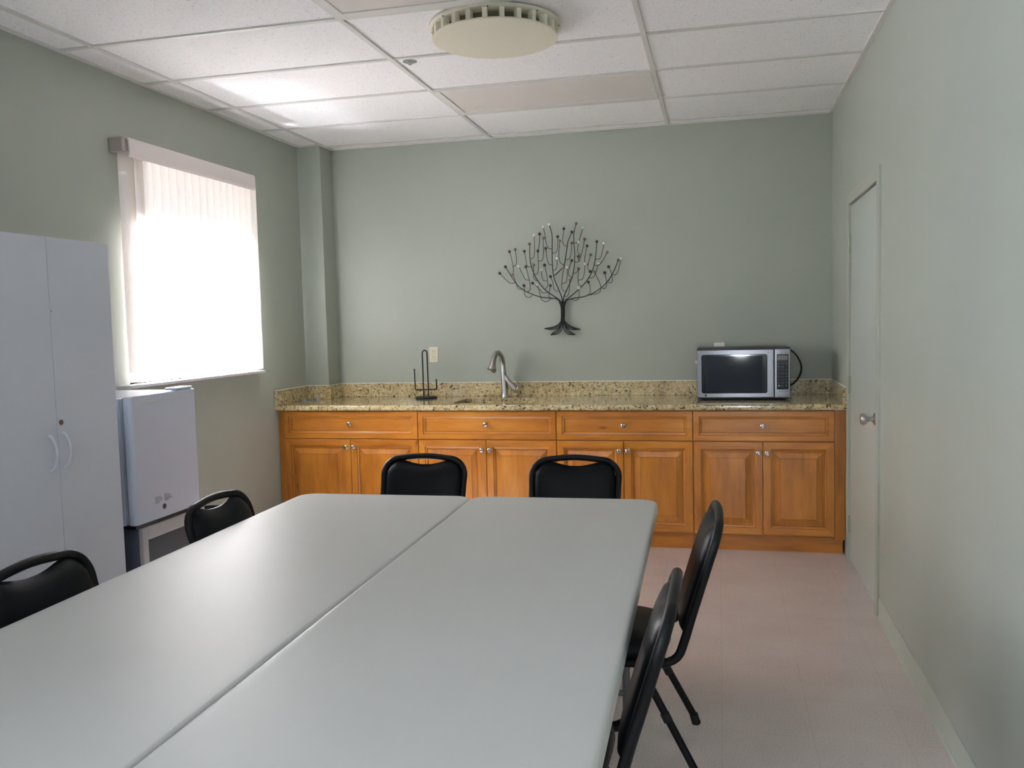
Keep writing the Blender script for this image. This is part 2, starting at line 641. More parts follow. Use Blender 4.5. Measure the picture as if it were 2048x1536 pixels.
# casing strips and jambs, one flush metal frame
for y0, y1 in ((DO[0] - 0.062, DO[0]), (DO[1], DO[1] + 0.058)):
    m.box(xi, XR + 0.02, y0, y1, 0, DO[3] + 0.062, 0.003)
m.box(xi, XR + 0.02, DO[0], DO[1], DO[3], DO[3] + 0.062, 0.003)
m.box(XR + 0.05, XR + 0.14, DO[0] - 0.03, DO[0] + 0.014, 0, DO[3])
m.box(XR + 0.05, XR + 0.14, DO[1] - 0.014, DO[1] + 0.03, 0, DO[3])
m.box(XR + 0.05, XR + 0.14, DO[0], DO[1], DO[3] - 0.014, DO[3] + 0.03)
door = struct(m.build('door_1', M['jamb'], origin=(XR, (DO[0] + DO[1]) / 2, 0)))
m = MB(); m.box(XR + 0.002, XR + 0.044, DO[0] + 0.004, DO[1] - 0.004, 0.018, DO[3] - 0.006, 0.002)
leaf = m.build('door_leaf', M['door'], door)
m = MB()
kc = Vector((XR + 0.002, 4.475, 0.936))
m.lathe([(0.0300, 0.0), (0.0300, 0.004), (0.027, 0.009), (0.013, 0.013), (0.0115, 0.030), (0.016, 0.038), (0.0255, 0.046), (0.0285, 0.056), (0.026, 0.066), (0.016, 0.073), (0.001, 0.075)], kc, '-x', 28)
m.build('door_knob', M['nickel'], leaf)
for z in (1.84, 1.04, 0.226):
    m = MB()
    m.tube([(XR - 0.006, DO[1] - 0.001, z - 0.050), (XR - 0.006, DO[1] - 0.001, z + 0.050)], 0.0065, 10)
    m.box(XR - 0.004, XR + 0.001, DO[1] - 0.022, DO[1] - 0.004, z - 0.045, z + 0.045)
    m.build('door_hinge', M['hinge'], door)

# ------------------------------------------------------------------ ceiling fittings
def troffer(y0, y1, label):
    x0, x1 = TEE_X[1] + tw, TEE_X[2] - tw
    t = thing('ceiling_light', ((x0 + x1) / 2, (y0 + y1) / 2, H), label, 'ceiling light', 'flat ceiling lights between the tiles')
    m = MB()
    f = 0.030
    z0, z1 = H - 0.003, H + 0.006
    m.box(x0, x0 + f, y0, y1, z0, z1, 0.002)
    m.box(x1 - f, x1, y0, y1, z0, z1, 0.002)
    m.box(x0 + f, x1 - f, y0, y0 + f, z0, z1, 0.002)
    m.box(x0 + f, x1 - f, y1 - f * 1.9, y1, z0, z1, 0.002)
    m.build('light_frame', M['frame'], t)
    m = MB(); m.box(x0 + f, x1 - f, y0 + f, y1 - f * 1.9, H + 0.002, H + 0.006)
    m.build('light_lens', M['lens'], t)
    return t
troffer(TEE_Y[2] + tw, TEE_Y[1] - tw, 'unlit flat ceiling light between the round diffuser and the back wall')
troffer(TEE_Y[5] + tw, TEE_Y[4] - tw, 'unlit flat ceiling light cut off by the top edge of the photo')

dc = Vector((-0.950, 3.835, H))
df = thing('air_diffuser', dc, 'round cream plastic air diffuser with a slatted rim on the ceiling', 'air vent')
m = MB()
m.lathe([(0.220, 0.0), (0.287, 0.0), (0.287, -0.010), (0.280, -0.014), (0.220, -0.014), (0.220, -0.002)], dc, 'z', 64, caps=False)
m.build('mounting_ring', M['cream'], df)
m = MB()
m.lathe([(0.001, -0.048), (0.262, -0.048), (0.276, -0.054), (0.277, -0.060), (0.270, -0.063), (0.001, -0.064)], dc, 'z', 64)
m.build('face_disc', M['cream'], df)
m = MB()
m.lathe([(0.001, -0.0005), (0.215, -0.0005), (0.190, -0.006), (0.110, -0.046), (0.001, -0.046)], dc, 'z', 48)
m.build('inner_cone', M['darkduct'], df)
for k in range(24):
    a = 2 * PI * (k + 0.35) / 24
    b = bmesh.new()
    bmesh.ops.create_cube(b, size=1)
    for v in b.verts:
        v.co = Vector((v.co.x * 0.030, v.co.y * 0.020, v.co.z * 0.046))
    m = MB()
    m.merge(b, Matrix.Translation(dc + Vector((0.262 * math.cos(a), 0.262 * math.sin(a), -0.032))) @ Matrix.Rotation(a, 4, 'Z'))
    m.build('rim_post', M['cream'], df)
for k in range(8):
    a = 2 * PI * (k + 0.18) / 8
    m = MB()
    m.sphere(dc + Vector((0.2815 * math.cos(a), 0.2815 * math.sin(a), -0.0135)), 0.0032, 8, 5)
    m.build('screw', M['screw'], df)

sp = thing('fire_sprinkler', (-1.492, 4.235, H + 0.008), 'small chrome fire sprinkler in the ceiling tile beside the round diffuser', 'sprinkler')
m = MB(); m.lathe([(0.001, 0.0), (0.036, 0.0), (0.036, -0.003), (0.030, -0.006), (0.016, -0.007), (0.001, -0.007)], (-1.492, 4.235, H + 0.008), 'z', 28)
m.build('escutcheon', M['chrome'], sp)
m = MB()
m.lathe([(0.007, -0.005), (0.007, -0.010), (0.003, -0.011), (0.003, -0.015), (0.010, -0.0155), (0.010, -0.017), (0.001, -0.0175)], (-1.492, 4.235, H + 0.008), 'z', 16)
m.build('sprinkler_head', M['chrome'], sp)

# ================================================================== CABINETS
S = (-2.9285, -1.9546, -1.0183, -0.1603, 0.6695)
ZT, ZS, ZB = 0.8705, 0.6824, 0.1065
CF = FACE + 0.020
DOOR_P = [(0.0, 0.003), (0.003, 0.0), (0.044, 0.0), (0.0455, 0.004), (0.050, 0.005), (0.057, 0.008), (0.0585, 0.013), (0.066, 0.013), (0.068, 0.0105), (0.100, 0.003), (0.1015, 0.001), (0.105, 0.001)]
DRAW_P = [(0.0, 0.003), (0.003, 0.0), (0.034, 0.0), (0.0355, 0.005), (0.040, 0.006), (0.050, 0.0085), (0.0515, 0.013), (0.056, 0.013)]

def knob_bm(x, y, z, rot=0.0):
    m = MB()
    m.lathe([(0.006, -0.001), (0.0055, 0.010), (0.009, 0.014), (0.0155, 0.018), (0.0165, 0.022), (0.0145, 0.026), (0.009, 0.0285), (0.001, 0.029)], (x, y, z), '-y', 20)
    # raised bar across the knob face
    b = bmesh.new()
    bmesh.ops.create_cube(b, size=1)
    for v in b.verts:
        v.co = Vector((v.co.x * 0.006, v.co.y * 0.006, v.co.z * 0.026))
    bmesh.ops.bevel(b, geom=b.edges[:], offset=0.0015, segments=2, affect='EDGES')
    m.merge(b, Matrix.Translation((x, y - 0.0285, z)) @ Matrix.Rotation(rot, 4, 'Y'))
    return m

cab_labels = (
    'maple base cabinet under the counter, nearest the window wall',
    'maple base cabinet under the sink and faucet',
    'maple base cabinet under the bare counter between sink and microwave',
    'maple base cabinet under the microwave, nearest the door',
)
KZ = ((0.784, 0.628), (0.784, 0.6165), (0.780, 0.619), (0.779, 0.615))
for i in range(4):
    x0, x1 = S[i], S[i + 1]
    cx = (x0 + x1) / 2
    cab = thing('base_cabinet', (cx, (CF + D) / 2, 0), cab_labels[i], 'cabinet', 'maple base cabinets along the back wall')
    m = MB()
    t = 0.018
    yb = D - 0.012
    lx0 = x0 + 0.001 if i else XL + 0.004
    lx1 = x1 - 0.001 if i < 3 else XR - 0.0015
    if i == 0:
        yb = D - PD - 0.006
    m.box(x0 + 0.001, x0 + t, CF + 0.019, yb, 0.10, 0.873)
    m.box(x1 - t, x1 - 0.001, CF + 0.019, yb, 0.10, 0.873)
    m.box(x0 + t, x1 - t, CF + 0.019, yb, 0.10, 0.118)
    m.box(x0 + t, x1 - t, yb - 0.006, yb, 0.118, 0.873)
    # face frame
    m.box(x0 + 0.001, x0 + 0.035, CF, CF + 0.019, 0.10, 0.873)
    m.box(x1 - 0.035, x1 - 0.001, CF, CF + 0.019, 0.10, 0.873)
    m.box(x0 + 0.035, x1 - 0.035, CF, CF + 0.019, 0.10, 0.135)
    m.box(x0 + 0.035, x1 - 0.035, CF, CF + 0.019, ZS - 0.020, ZS + 0.020)
    m.box(x0 + 0.035, x1 - 0.035, CF, CF + 0.019, 0.850, 0.873)
    m.box(cx - 0.02, cx + 0.02, CF, CF + 0.019, 0.135, ZS - 0.02)
    m.build('carcass', M['wood_v'], cab)
    if i in (0, 3):
        m = MB()
        a, b = ((lx0, x0 - 0.0005) if i == 0 else (x1 + 0.0005, lx1))
        m.box(a, b, CF - 0.002, CF + 0.017, 0.085 if i == 3 else 0.0, 0.873, 0.001)
        m.build('filler_strip', M['wood_v'], cab, origin=((a + b) / 2, CF, 0.4))
    m = MB(); m.box(lx0 if i == 0 else x0 + 0.001, lx1 - (0.012 if i == 3 else 0), FACE + 0.036, FACE + 0.052, 0.0, 0.101, 0.001)
    m.build('toe_kick', M['wood_h'], cab, origin=(cx, FACE + 0.04, 0.05))
    g = 0.0022
    m = MB(); m.panel(x0 + g, x1 - g, ZS + g, ZT, FACE, 0.019, DRAW_P, glaze=(2, 5))
    dr = m.build('drawer', [M['wood_h'], M['wood_h'], M['glaze']], cab, origin=(cx, FACE, (ZS + ZT) / 2), ang=12)
    knob_bm(cx, FACE + 0.0128, KZ[i][0], (0.6, 1.0, 0.0, 0.0)[i]).build('knob', M['knobs'], dr, origin=(cx, FACE, KZ[i][0]))
    for s, (a, b) in enumerate(((x0 + g, cx - g * 0.7), (cx + g * 0.7, x1 - g))):
        m = MB(); m.panel(a, b, ZB, ZS - g, FACE, 0.019, DOOR_P, hz=5, glaze=(2, 5, 9))
        d = m.build('cabinet_door', [M['wood_v'], M['wood_h'], M['glaze']], cab, origin=((a + b) / 2, FACE, (ZB + ZS) / 2), ang=12)
        kx = cx - 0.026 if s == 0 else cx + 0.026
        rr = random.choice((0.0, 0.5, -0.6, 1.4))
        knob_bm(kx, FACE, KZ[i][1], rr).build('knob', M['knobs'], d, origin=(kx, FACE, KZ[i][1]))

# ------------------------------------------------------------------ countertop
SX0, SX1, SY0, SY1 = -1.745, -1.205, 5.560, 5.915
ctop = thing('countertop', ((XL + XR) / 2, 5.8, 0.876), 'tan speckled granite countertop with backsplash along the back wall', 'countertop')
m = MB()
x0, x1, yf, yb = XL + 0.002, XR - 0.0015, FACE - 0.030, D - 0.002
hole = rrect(SX0, SX1, SY0, SY1, 0.05, 5)
levels = [(0.914, 0.012), (0.9125, 0.006), (0.908, 0.0015), (0.902, 0.0), (0.888, 0.0), (0.882, 0.0015), (0.8775, 0.006), (0.876, 0.012)]
outer = []
for z, fi in levels:
    outer.append([m.bm.verts.new(p) for p in ((x0, yf + fi, z), (x1, yf + fi, z), (x1, yb, z), (PX + 0.002, yb, z), (PX + 0.002, D - PD - 0.002, z), (x0, D - PD - 0.002, z))])
for k in range(len(outer) - 1):
    for i in range(6):
        j = (i + 1) % 6
        m._f([outer[k][i], outer[k][j], outer[k + 1][j], outer[k + 1][i]])
hv = [[m.bm.verts.new((x, y, z)) for x, y in hole] for z in (0.914, 0.876)]
for i in range(len(hole)):
    j = (i + 1) % len(hole)
    m._f([hv[0][j], hv[0][i], hv[1][i], hv[1][j]])
for o_, h_ in ((outer[0], hv[0]), (outer[-1], hv[1])):
    es = []
    for ring in (o_, h_):
        for i in range(len(ring)):
            a, b = ring[i], ring[(i + 1) % len(ring)]
            e = m.bm.edges.get((a, b)) or m.bm.edges.new((a, b))
            es.append(e)
    bmesh.ops.triangle_fill(m.bm, use_beauty=True, use_dissolve=False, edges=es)
m.build('slab', M['granite'], ctop, ang=25)
BT = 0.022
ZBS = 1.012
segs = [
    (PX + 0.003, XR - 0.0015, D - 0.002 - BT, D - 0.002),
    (PX + 0.002, PX + 0.002 + BT, D - PD - 0.002, D - 0.003 - BT),
    (XL + 0.003 + BT, PX + 0.002 + BT, D - PD - 0.003 - BT, D - PD - 0.003),
    (XL + 0.002, XL + 0.002 + BT, yf + 0.004, D - PD - 0.003),
    (XR - 0.0015 - BT, XR - 0.0015, yf + 0.004, D - 0.003 - BT),
]
for a in segs:
    m = MB(); m.box(*a, 0.9142, ZBS, 0.0012, 1)
    m.build('backsplash', M['granite'], ctop)
m = MB()
cz = ZBS + 0.001
m.tube([(XL + 0.004, yf + 0.01, cz), (XL + 0.004, D - PD - 0.006, cz), (PX + 0.004, D - PD - 0.006, cz), (PX + 0.004, D - 0.005, cz), (XR - 0.004, D - 0.005, cz), (XR - 0.004, D - 0.03, cz), (XR - 0.004, yf + 0.01, cz)], 0.0035, 6)
m.build('caulk_line', M['caulk'], ctop)

sk = thing('kitchen_sink', ((SX0 + SX1) / 2, (SY0 + SY1) / 2, 0.70), 'stainless undermount sink below the granite counter in front of the faucet', 'sink')
m = MB()
def so(ins):
    return rrect(SX0 - 0.008 + ins, SX1 + 0.008 - ins, SY0 - 0.008 + ins, SY1 + 0.008 - ins, 0.055, 5)
m.rings([[Vector((x, y, z)) for x, y in so(i)] for i, z in ((-0.012, 0.8750), (0.0, 0.8750), (0.0, 0.72), (0.012, 0.70), (0.03, 0.697))], cap0=False)
m.build('basin', M['sink'], sk)
m = MB(); m.lathe([(0.040, 0.0), (0.040, 0.002), (0.030, 0.003), (0.001, 0.001)], ((SX0 + SX1) / 2, (SY0 + SY1) / 2, 0.6975), 'z', 24)
m.build('drain', M['chrome'], sk)

# ------------------------------------------------------------------ faucet
fx, fy = -1.490, 6.030
fa = thing('kitchen_faucet', (fx, fy, CT), 'brushed nickel gooseneck kitchen faucet standing behind the sink', 'faucet')
m = MB()
m.tube([(fx, fy, CT + 0.0003), (fx, fy, CT + 0.006), (fx, fy, 0.94), (fx - 0.002, fy, 1.00), (fx - 0.006, fy, 1.07), (fx - 0.008, fy, 1.11)], [0.027, 0.027, 0.0245, 0.0225, 0.020, 0.018], 20, 3)
m.build('faucet_body', M['nickel'], fa)
m = MB()
m.tube([(fx - 0.008, fy, 1.10), (fx - 0.009, fy, 1.15), (fx - 0.012, 6.015, 1.195), (fx - 0.020, 5.975, 1.228), (fx - 0.030, 5.925, 1.228), (fx - 0.038, 5.888, 1.200), (fx - 0.042, 5.872, 1.170)], [0.0175, 0.0165, 0.0165, 0.0165, 0.017, 0.018, 0.0185], 18, 6)
m.build('spout', M['nickel'], fa)
m = MB()
m.tube([(fx - 0.0415, 5.873, 1.174), (fx - 0.043, 5.866, 1.150), (fx - 0.046, 5.858, 1.122), (fx - 0.0465, 5.857, 1.119)], [0.0190, 0.0235, 0.0310, 0.0300], 20, 3)
m.build('spray_head', M['nickel'], fa)
m = MB()
m.tube([(fx - 0.002, fy, 1.075), (fx + 0.015, fy - 0.002, 1.045), (fx + 0.045, fy - 0.005, 1.005), (fx + 0.075, fy - 0.008, 0.972), (fx + 0.085, fy - 0.008, 0.966)], [0.013, 0.0165, 0.0185, 0.0195, 0.0150], 18, 4)
hb = m.build('handle_arm', M['nickel'], fa)
m = MB()
m.tube([(fx + 0.078, fy - 0.010, 0.962), (fx + 0.094, fy - 0.012, 0.970), (fx + 0.101, fy - 0.014, 0.995), (fx + 0.095, fy - 0.018, 1.030), (fx + 0.078, fy - 0.024, 1.058)], [0.008, 0.0065, 0.0055, 0.005, 0.004], 10, 5)
m.build('lever', M['nickel'], hb)

# ------------------------------------------------------------------ paper towel holder
hx, hy = -2.050, 5.940
ph = thing('paper_towel_holder', (hx, hy, CT), 'empty black wire paper towel holder standing on the granite counter', 'paper towel holder')
m = MB()
m.lathe([(0.080, 0.0005), (0.082, 0.004), (0.080, 0.011), (0.070, 0.015), (0.001, 0.016)], (hx, hy, CT), 'z', 8)
m.build('base', M['iron'], ph)
m = MB()
pts = [(hx - 0.019, hy, CT + 0.012), (hx - 0.020, hy, 1.0), (hx - 0.021, hy, 1.236)]
for k in range(1, 8):
    a = PI - PI * k / 8
    pts.append((hx - 0.003 + 0.018 * math.cos(a), hy, 1.240 + 0.019 * math.sin(a)))
pts += [(hx + 0.015, hy, 1.236), (hx + 0.016, hy, 1.0), (hx + 0.017, hy, CT + 0.012)]
m.tube(pts, 0.0052, 10)
m.build('centre_loop', M['iron'], ph)
m = MB()
m.tube([(hx - 0.084, hy - 0.004, 1.128), (hx - 0.082, hy - 0.004, 1.05), (hx - 0.081, hy - 0.004, 0.982), (hx - 0.076, hy - 0.004, 0.977), (hx, hy - 0.006, 0.977), (hx + 0.076, hy - 0.004, 0.977), (hx + 0.081, hy - 0.004, 0.982), (hx + 0.080, hy - 0.004, 1.052)], 0.0048, 10)
m.build('side_arms', M['iron'], ph)

# ------------------------------------------------------------------ small latch left on the counter
lt = thing('cabinet_latch', (-2.87, 5.785, CT), 'small grey metal latch lying on the granite counter beside the wall column', 'latch')
A, B = Vector((-2.905, 5.732, CT)), Vector((-2.832, 5.846, CT))
u = (B - A).normalized(); w = Vector((-u.y, u.x, 0)); up = Vector((0, 0, 1))
mx = Matrix((u, w, up)).transposed().to_4x4(); mx.translation = A
def obox(m, x0, x1, y0, y1, z0, z1, bev=0.001):
    q = MB(); q.box(x0, x1, y0, y1, z0, z1, bev)
    me = bmesh.new()
    vm = {v: me.verts.new(v.co) for v in q.bm.verts}
    for f in q.bm.faces:
        me.faces.new([vm[v] for v in f.verts])
    q.bm.free()
    m.merge(me, mx)
m = MB(); obox(m, 0.004, 0.128, -0.010, 0.010, 0.0004, 0.011)
m.build('bar', M['nickel'], lt)
m = MB(); obox(m, -0.003, 0.004, -0.020, 0.018, 0.0004, 0.024)
m.build('end_plate', M['greybox'], lt)
m = MB(); obox(m, 0.092, 0.112, -0.016, 0.016, 0.0004, 0.024)
m.build('end_plate', M['greybox'], lt)
m = MB(); m.sphere(mx @ Vector((-0.004, -0.001, 0.013)), 0.0032, 8, 6)
m.build('screw_hole', M['slot'], lt)

# ------------------------------------------------------------------ wall outlets
def outlet(cx, cz, label, plate):
    o = thing('wall_outlet', (cx, D, cz), label, 'outlet', 'wall outlets above the counter')
    m = MB()
    def ol(ins):
        return [(cx + x, cz + z) for x, z in rrect(-0.035 + ins, 0.035 - ins, -0.057 + ins, 0.057 - ins, 0.004, 3)]
    m.rings([[Vector((x, y, z)) for x, z in ol(i)] for i, y in ((0, D - 0.0005), (0, D - 0.004), (0.003, D - 0.0065))])
    m.build('cover_plate', plate, o)
    for s in (-1, 1):
        zc = cz + s * 0.0195
        m = MB()
        m.lathe([(0.0172, 0.0060), (0.0172, 0.0085), (0.0160, 0.0092), (0.001, 0.0092)], (cx, D, zc), '-y', 20)
        r = m.build('socket', plate, o)
        m = MB()
        for dx, h in ((-0.0065, 0.0045), (0.0065, 0.0036)):
            m.box(cx + dx - 0.0012, cx + dx + 0.0012, D - 0.0098, D - 0.0090, zc + 0.002, zc + 0.002 + 2 * h)
        m.lathe([(0.0026, 0.0088), (0.0026, 0.0098), (0.0005, 0.0098)], (cx, D, zc - 0.008), '-y', 10)
        m.build('socket_slots', M['slot'], r)
    m = MB(); m.sphere((cx, D - 0.0065, cz), 0.0025, 8, 5)
    m.build('plate_screw', M['ivoryw'], o)
    return o
outlet(-2.047, 1.220, 'ivory wall outlet behind the black paper towel holder', M['ivory'])
outlet(0.003, 1.213, 'white wall outlet mostly hidden behind the microwave, only its top showing', M['ivoryw'])

# ------------------------------------------------------------------ microwave
x0, x1, yf2, yb2, z0, z1 = -0.139, 0.435, 5.725, 6.085, CT + 0.012, 1.247
mw = thing('microwave_oven', ((x0 + x1) / 2, (yf2 + yb2) / 2, CT), 'stainless steel microwave oven with black window on the granite counter', 'microwave')
m = MB(); m.box(x0 + 0.003, x1 - 0.003, yf2 + 0.032, yb2, z0, z1 - 0.002, 0.004)
m.build('casing', M['black'], mw)
m = MB(); m.box(x0, x1, yf2 + 0.004, yf2 + 0.0315, z0 - 0.004, z1, 0.003)
m.build('front_frame', M['black'], mw)
xs = 0.337
zd0, zd1 = z0 + 0.004, z1 - 0.011
m = MB(); m.box(x0 + 0.001, xs - 0.0015, yf2 - 0.020, yf2 + 0.0035, zd0, zd1, 0.004, 3)
dr = m.build('oven_door', M['steel'], mw)
dr['label'] = 'brushed steel door'
wx0, wx1, wz0, wz1 = -0.110, 0.296, 0.958, 1.206
m = MB()
def wo(ins):
    return rrect(wx0 + ins, wx1 - ins, wz0 + ins, wz1 - ins, 0.014, 4)
m.rings([[Vector((x, y, z)) for x, z in wo(i)] for i, y in ((0, yf2 - 0.0195), (0, yf2 - 0.0210), (0.002, yf2 - 0.0216))])
win = m.build('window_bezel', M['glassblk'], dr)
m = MB()
def wi(ins):
    return rrect(-0.086 + ins, 0.268 - ins, 0.973 + ins, 1.195 - ins, 0.004, 3)
m.rings([[Vector((x, y, z)) for x, z in wi(i)] for i, y in ((0, yf2 - 0.0214), (0.0, yf2 - 0.0221))])
m.build('window_glass', M['glassin'], dr)
m = MB()
m.lathe([(0.0075, 0.0), (0.0075, 0.001), (0.0062, 0.0014), (0.0062, 0.0006)], (-0.085, yf2 - 0.0198, 0.9455), '-y', 20, caps=False)
m.tube([(-0.0885, yf2 - 0.0206, 0.947), (-0.086, yf2 - 0.0206, 0.949), (-0.085, yf2 - 0.0206, 0.9455), (-0.084, yf2 - 0.0206, 0.942), (-0.0815, yf2 - 0.0206, 0.944)], 0.0010, 5, 3)
m.lathe([(0.0062, 0.0), (0.0062, 0.0005), (0.0005, 0.0006)], (-0.085, yf2 - 0.0199, 0.9455), '-y', 16)
m.build('round_emblem', M['emblem'], dr)
m = MB(); m.box(xs + 0.0015, x1 - 0.001, yf2 - 0.018, yf2 + 0.0035, zd0, zd1, 0.003, 2)
cp = m.build('control_panel', M['steel'], mw)
m = MB(); m.box(0.352, 0.423, yf2 - 0.0195, yf2 - 0.0178, 0.981, 1.203, 0.0006, 1)
kp = m.build('keypad', M['glassblk'], cp)
m = MB(); m.box(0.357, 0.418, yf2 - 0.0203, yf2 - 0.0194, 1.166, 1.194)
m.build('display', M['amber'], cp)
m = MB(); m.box(0.352, 0.425, yf2 - 0.0195, yf2 - 0.0178, 0.936, 0.968, 0.0015, 2)
m.build('door_button', M['steel'], cp)
for r_ in range(8):
    for c_ in range(3):
        if r_ == 1 and c_ == 2:
            continue
        zc = 1.142 - r_ * 0.0188 - (0.006 if r_ > 2 else 0)
        xc = 0.366 + c_ * 0.0215
        m = MB(); m.box(xc - 0.006, xc + 0.006, yf2 - 0.0201, yf2 - 0.0194, zc - 0.0032, zc + 0.0032)
        m.build('key', M['keyw'] if (r_, c_) == (7, 0) else M['keys'], cp)
for lx, lz in ((0.366, 1.154), (0.366, 1.0885)):
    m = MB(); m.box(lx, lx + 0.04, yf2 - 0.0199, yf2 - 0.0194, lz, lz + 0.0014)
    m.build('printed_line', M['keys'], cp)
m = MB()
m.lathe([(0.004, 0.0), (0.004, 0.0016), (0.0005, 0.002)], (0.304, yf2 - 0.0195, 1.214), '-y', 10)
m.build('door_sticker', M['keyw'], dr)
m = MB()
m.lathe([(0.0022, 0.0), (0.0022, 0.0012), (0.0005, 0.0014)], (0.307, yf2 - 0.0195, 1.160), '-y', 8)
m.build('door_sticker', M['keyw'], dr)
for sx in (x0 + 0.04, x1 - 0.04):
    for sy in (yf2 + 0.06, yb2 - 0.05):
        m = MB(); m.lathe([(0.012, 0.0002), (0.013, 0.006), (0.013, 0.0125)], (sx, sy, CT), 'z', 12)
        m.build('foot', M['rubber'], mw)
m = MB(); m.box(x0 - 0.010, x0 + 0.004, 5.80, 5.815, 1.145, 1.165, 0.003)
m.build('side_clip', M['ivoryw'], mw)
m = MB()
m.tube([(x1 - 0.006, yb2 - 0.02, 1.228), (x1 + 0.025, yb2 - 0.02, 1.215), (x1 + 0.065, yb2 - 0.02, 1.178), (x1 + 0.094, yb2 - 0.02, 1.115), (x1 + 0.090, yb2 - 0.02, 1.055), (x1 + 0.055, yb2 - 0.02, 1.000), (x1 + 0.005, yb2 - 0.02, 0.965), (x1 - 0.03, yb2 - 0.014, 0.955)], 0.0052, 8, 6)
m.build('power_cord', M['black'], mw)

# ------------------------------------------------------------------ metal tree on the back wall
def TP(X, Y, off=0.0):
    return (-1.6506 + 6.2862e-4 * X - 1.34e-5 * Y, D - 0.030 - off, 2.24355 - 2.29e-5 * X - 6.1571e-4 * Y)
tr = thing('metal_tree_sculpture', TP(945, 1400), 'black wire tree sculpture with round beads on its twigs, hung on the back wall', 'wall art')
strands = [
    [(905, 1050), (925, 1090), (930, 1180), (926, 1260), (900, 1300), (850, 1330), (738, 1353)],
    [(920, 1050), (934, 1090), (937, 1180), (934, 1270), (905, 1330), (870, 1352), (800, 1362), (738, 1353)],
    [(935, 1040), (941, 1090), (943, 1180), (940, 1280), (905, 1345), (860, 1385), (808, 1425)],
    [(947, 1040), (948, 1090), (948, 1180), (944, 1290), (930, 1365), (885, 1412), (808, 1425)],
    [(955, 1040), (953, 1090), (953, 1180), (950, 1290), (965, 1365), (1010, 1412), (1088, 1417)],
    [(965, 1040), (957, 1090), (957, 1180), (955, 1280), (995, 1345), (1035, 1385), (1088, 1417)],
    [(975, 1045), (962, 1090), (962, 1180), (962, 1270), (990, 1325), (1045, 1358), (1147, 1358)],
    [(985, 1050), (967, 1090), (967, 1180), (968, 1260), (1010, 1305), (1065, 1335), (1147, 1358)],
    [(936, 1200), (925, 1290), (880, 1330), (810, 1350), (745, 1354)],
    [(942, 1240), (915, 1350), (872, 1400), (812, 1423)],
    [(954, 1240), (982, 1350), (1025, 1400), (1084, 1417)],
    [(960, 1200), (975, 1290), (1030, 1335), (1090, 1352), (1140, 1358)],
]
m = MB()
for k, s in enumerate(strands):
    m.tube([TP(x, y, 0.003 * (k % 3)) for x, y in s], 0.0037, 6, 4)
for x, y in ((948, 1150), (948, 1290)):
    p = Vector(TP(x, y)); m.tube([p, (p.x, D - 0.0002, p.z)], 0.004, 6)
m.build('trunk', M['iron'], tr)
limbs = [
    [(925, 1100), (910, 1045), (870, 1010), (800, 1003), (690, 990), (560, 945), (470, 895), (400, 825), (340, 730), (290, 650)],
    [(932, 1100), (925, 1045), (880, 1003), (800, 950), (720, 885), (640, 770), (590, 650), (570, 540), (568, 390)],
    [(941, 1100), (938, 1010), (905, 915), (850, 780), (830, 640), (826, 440), (826, 300), (812, 230), (790, 165)],
    [(948, 1100), (957, 990), (1000, 890), (1050, 770), (1075, 640), (1080, 500), (1072, 380), (1072, 260), (1098, 160)],
    [(957, 1100), (972, 1035), (1030, 985), (1130, 900), (1230, 785), (1290, 660), (1316, 520), (1328, 365)],
    [(964, 1100), (985, 1035), (1050, 1007), (1180, 985), (1290, 943), (1390, 873), (1460, 795), (1515, 700), (1567, 570)],
    [(850, 745), (900, 700), (958, 630), (985, 490), (1003, 370), (1025, 310), (1050, 255)],
]
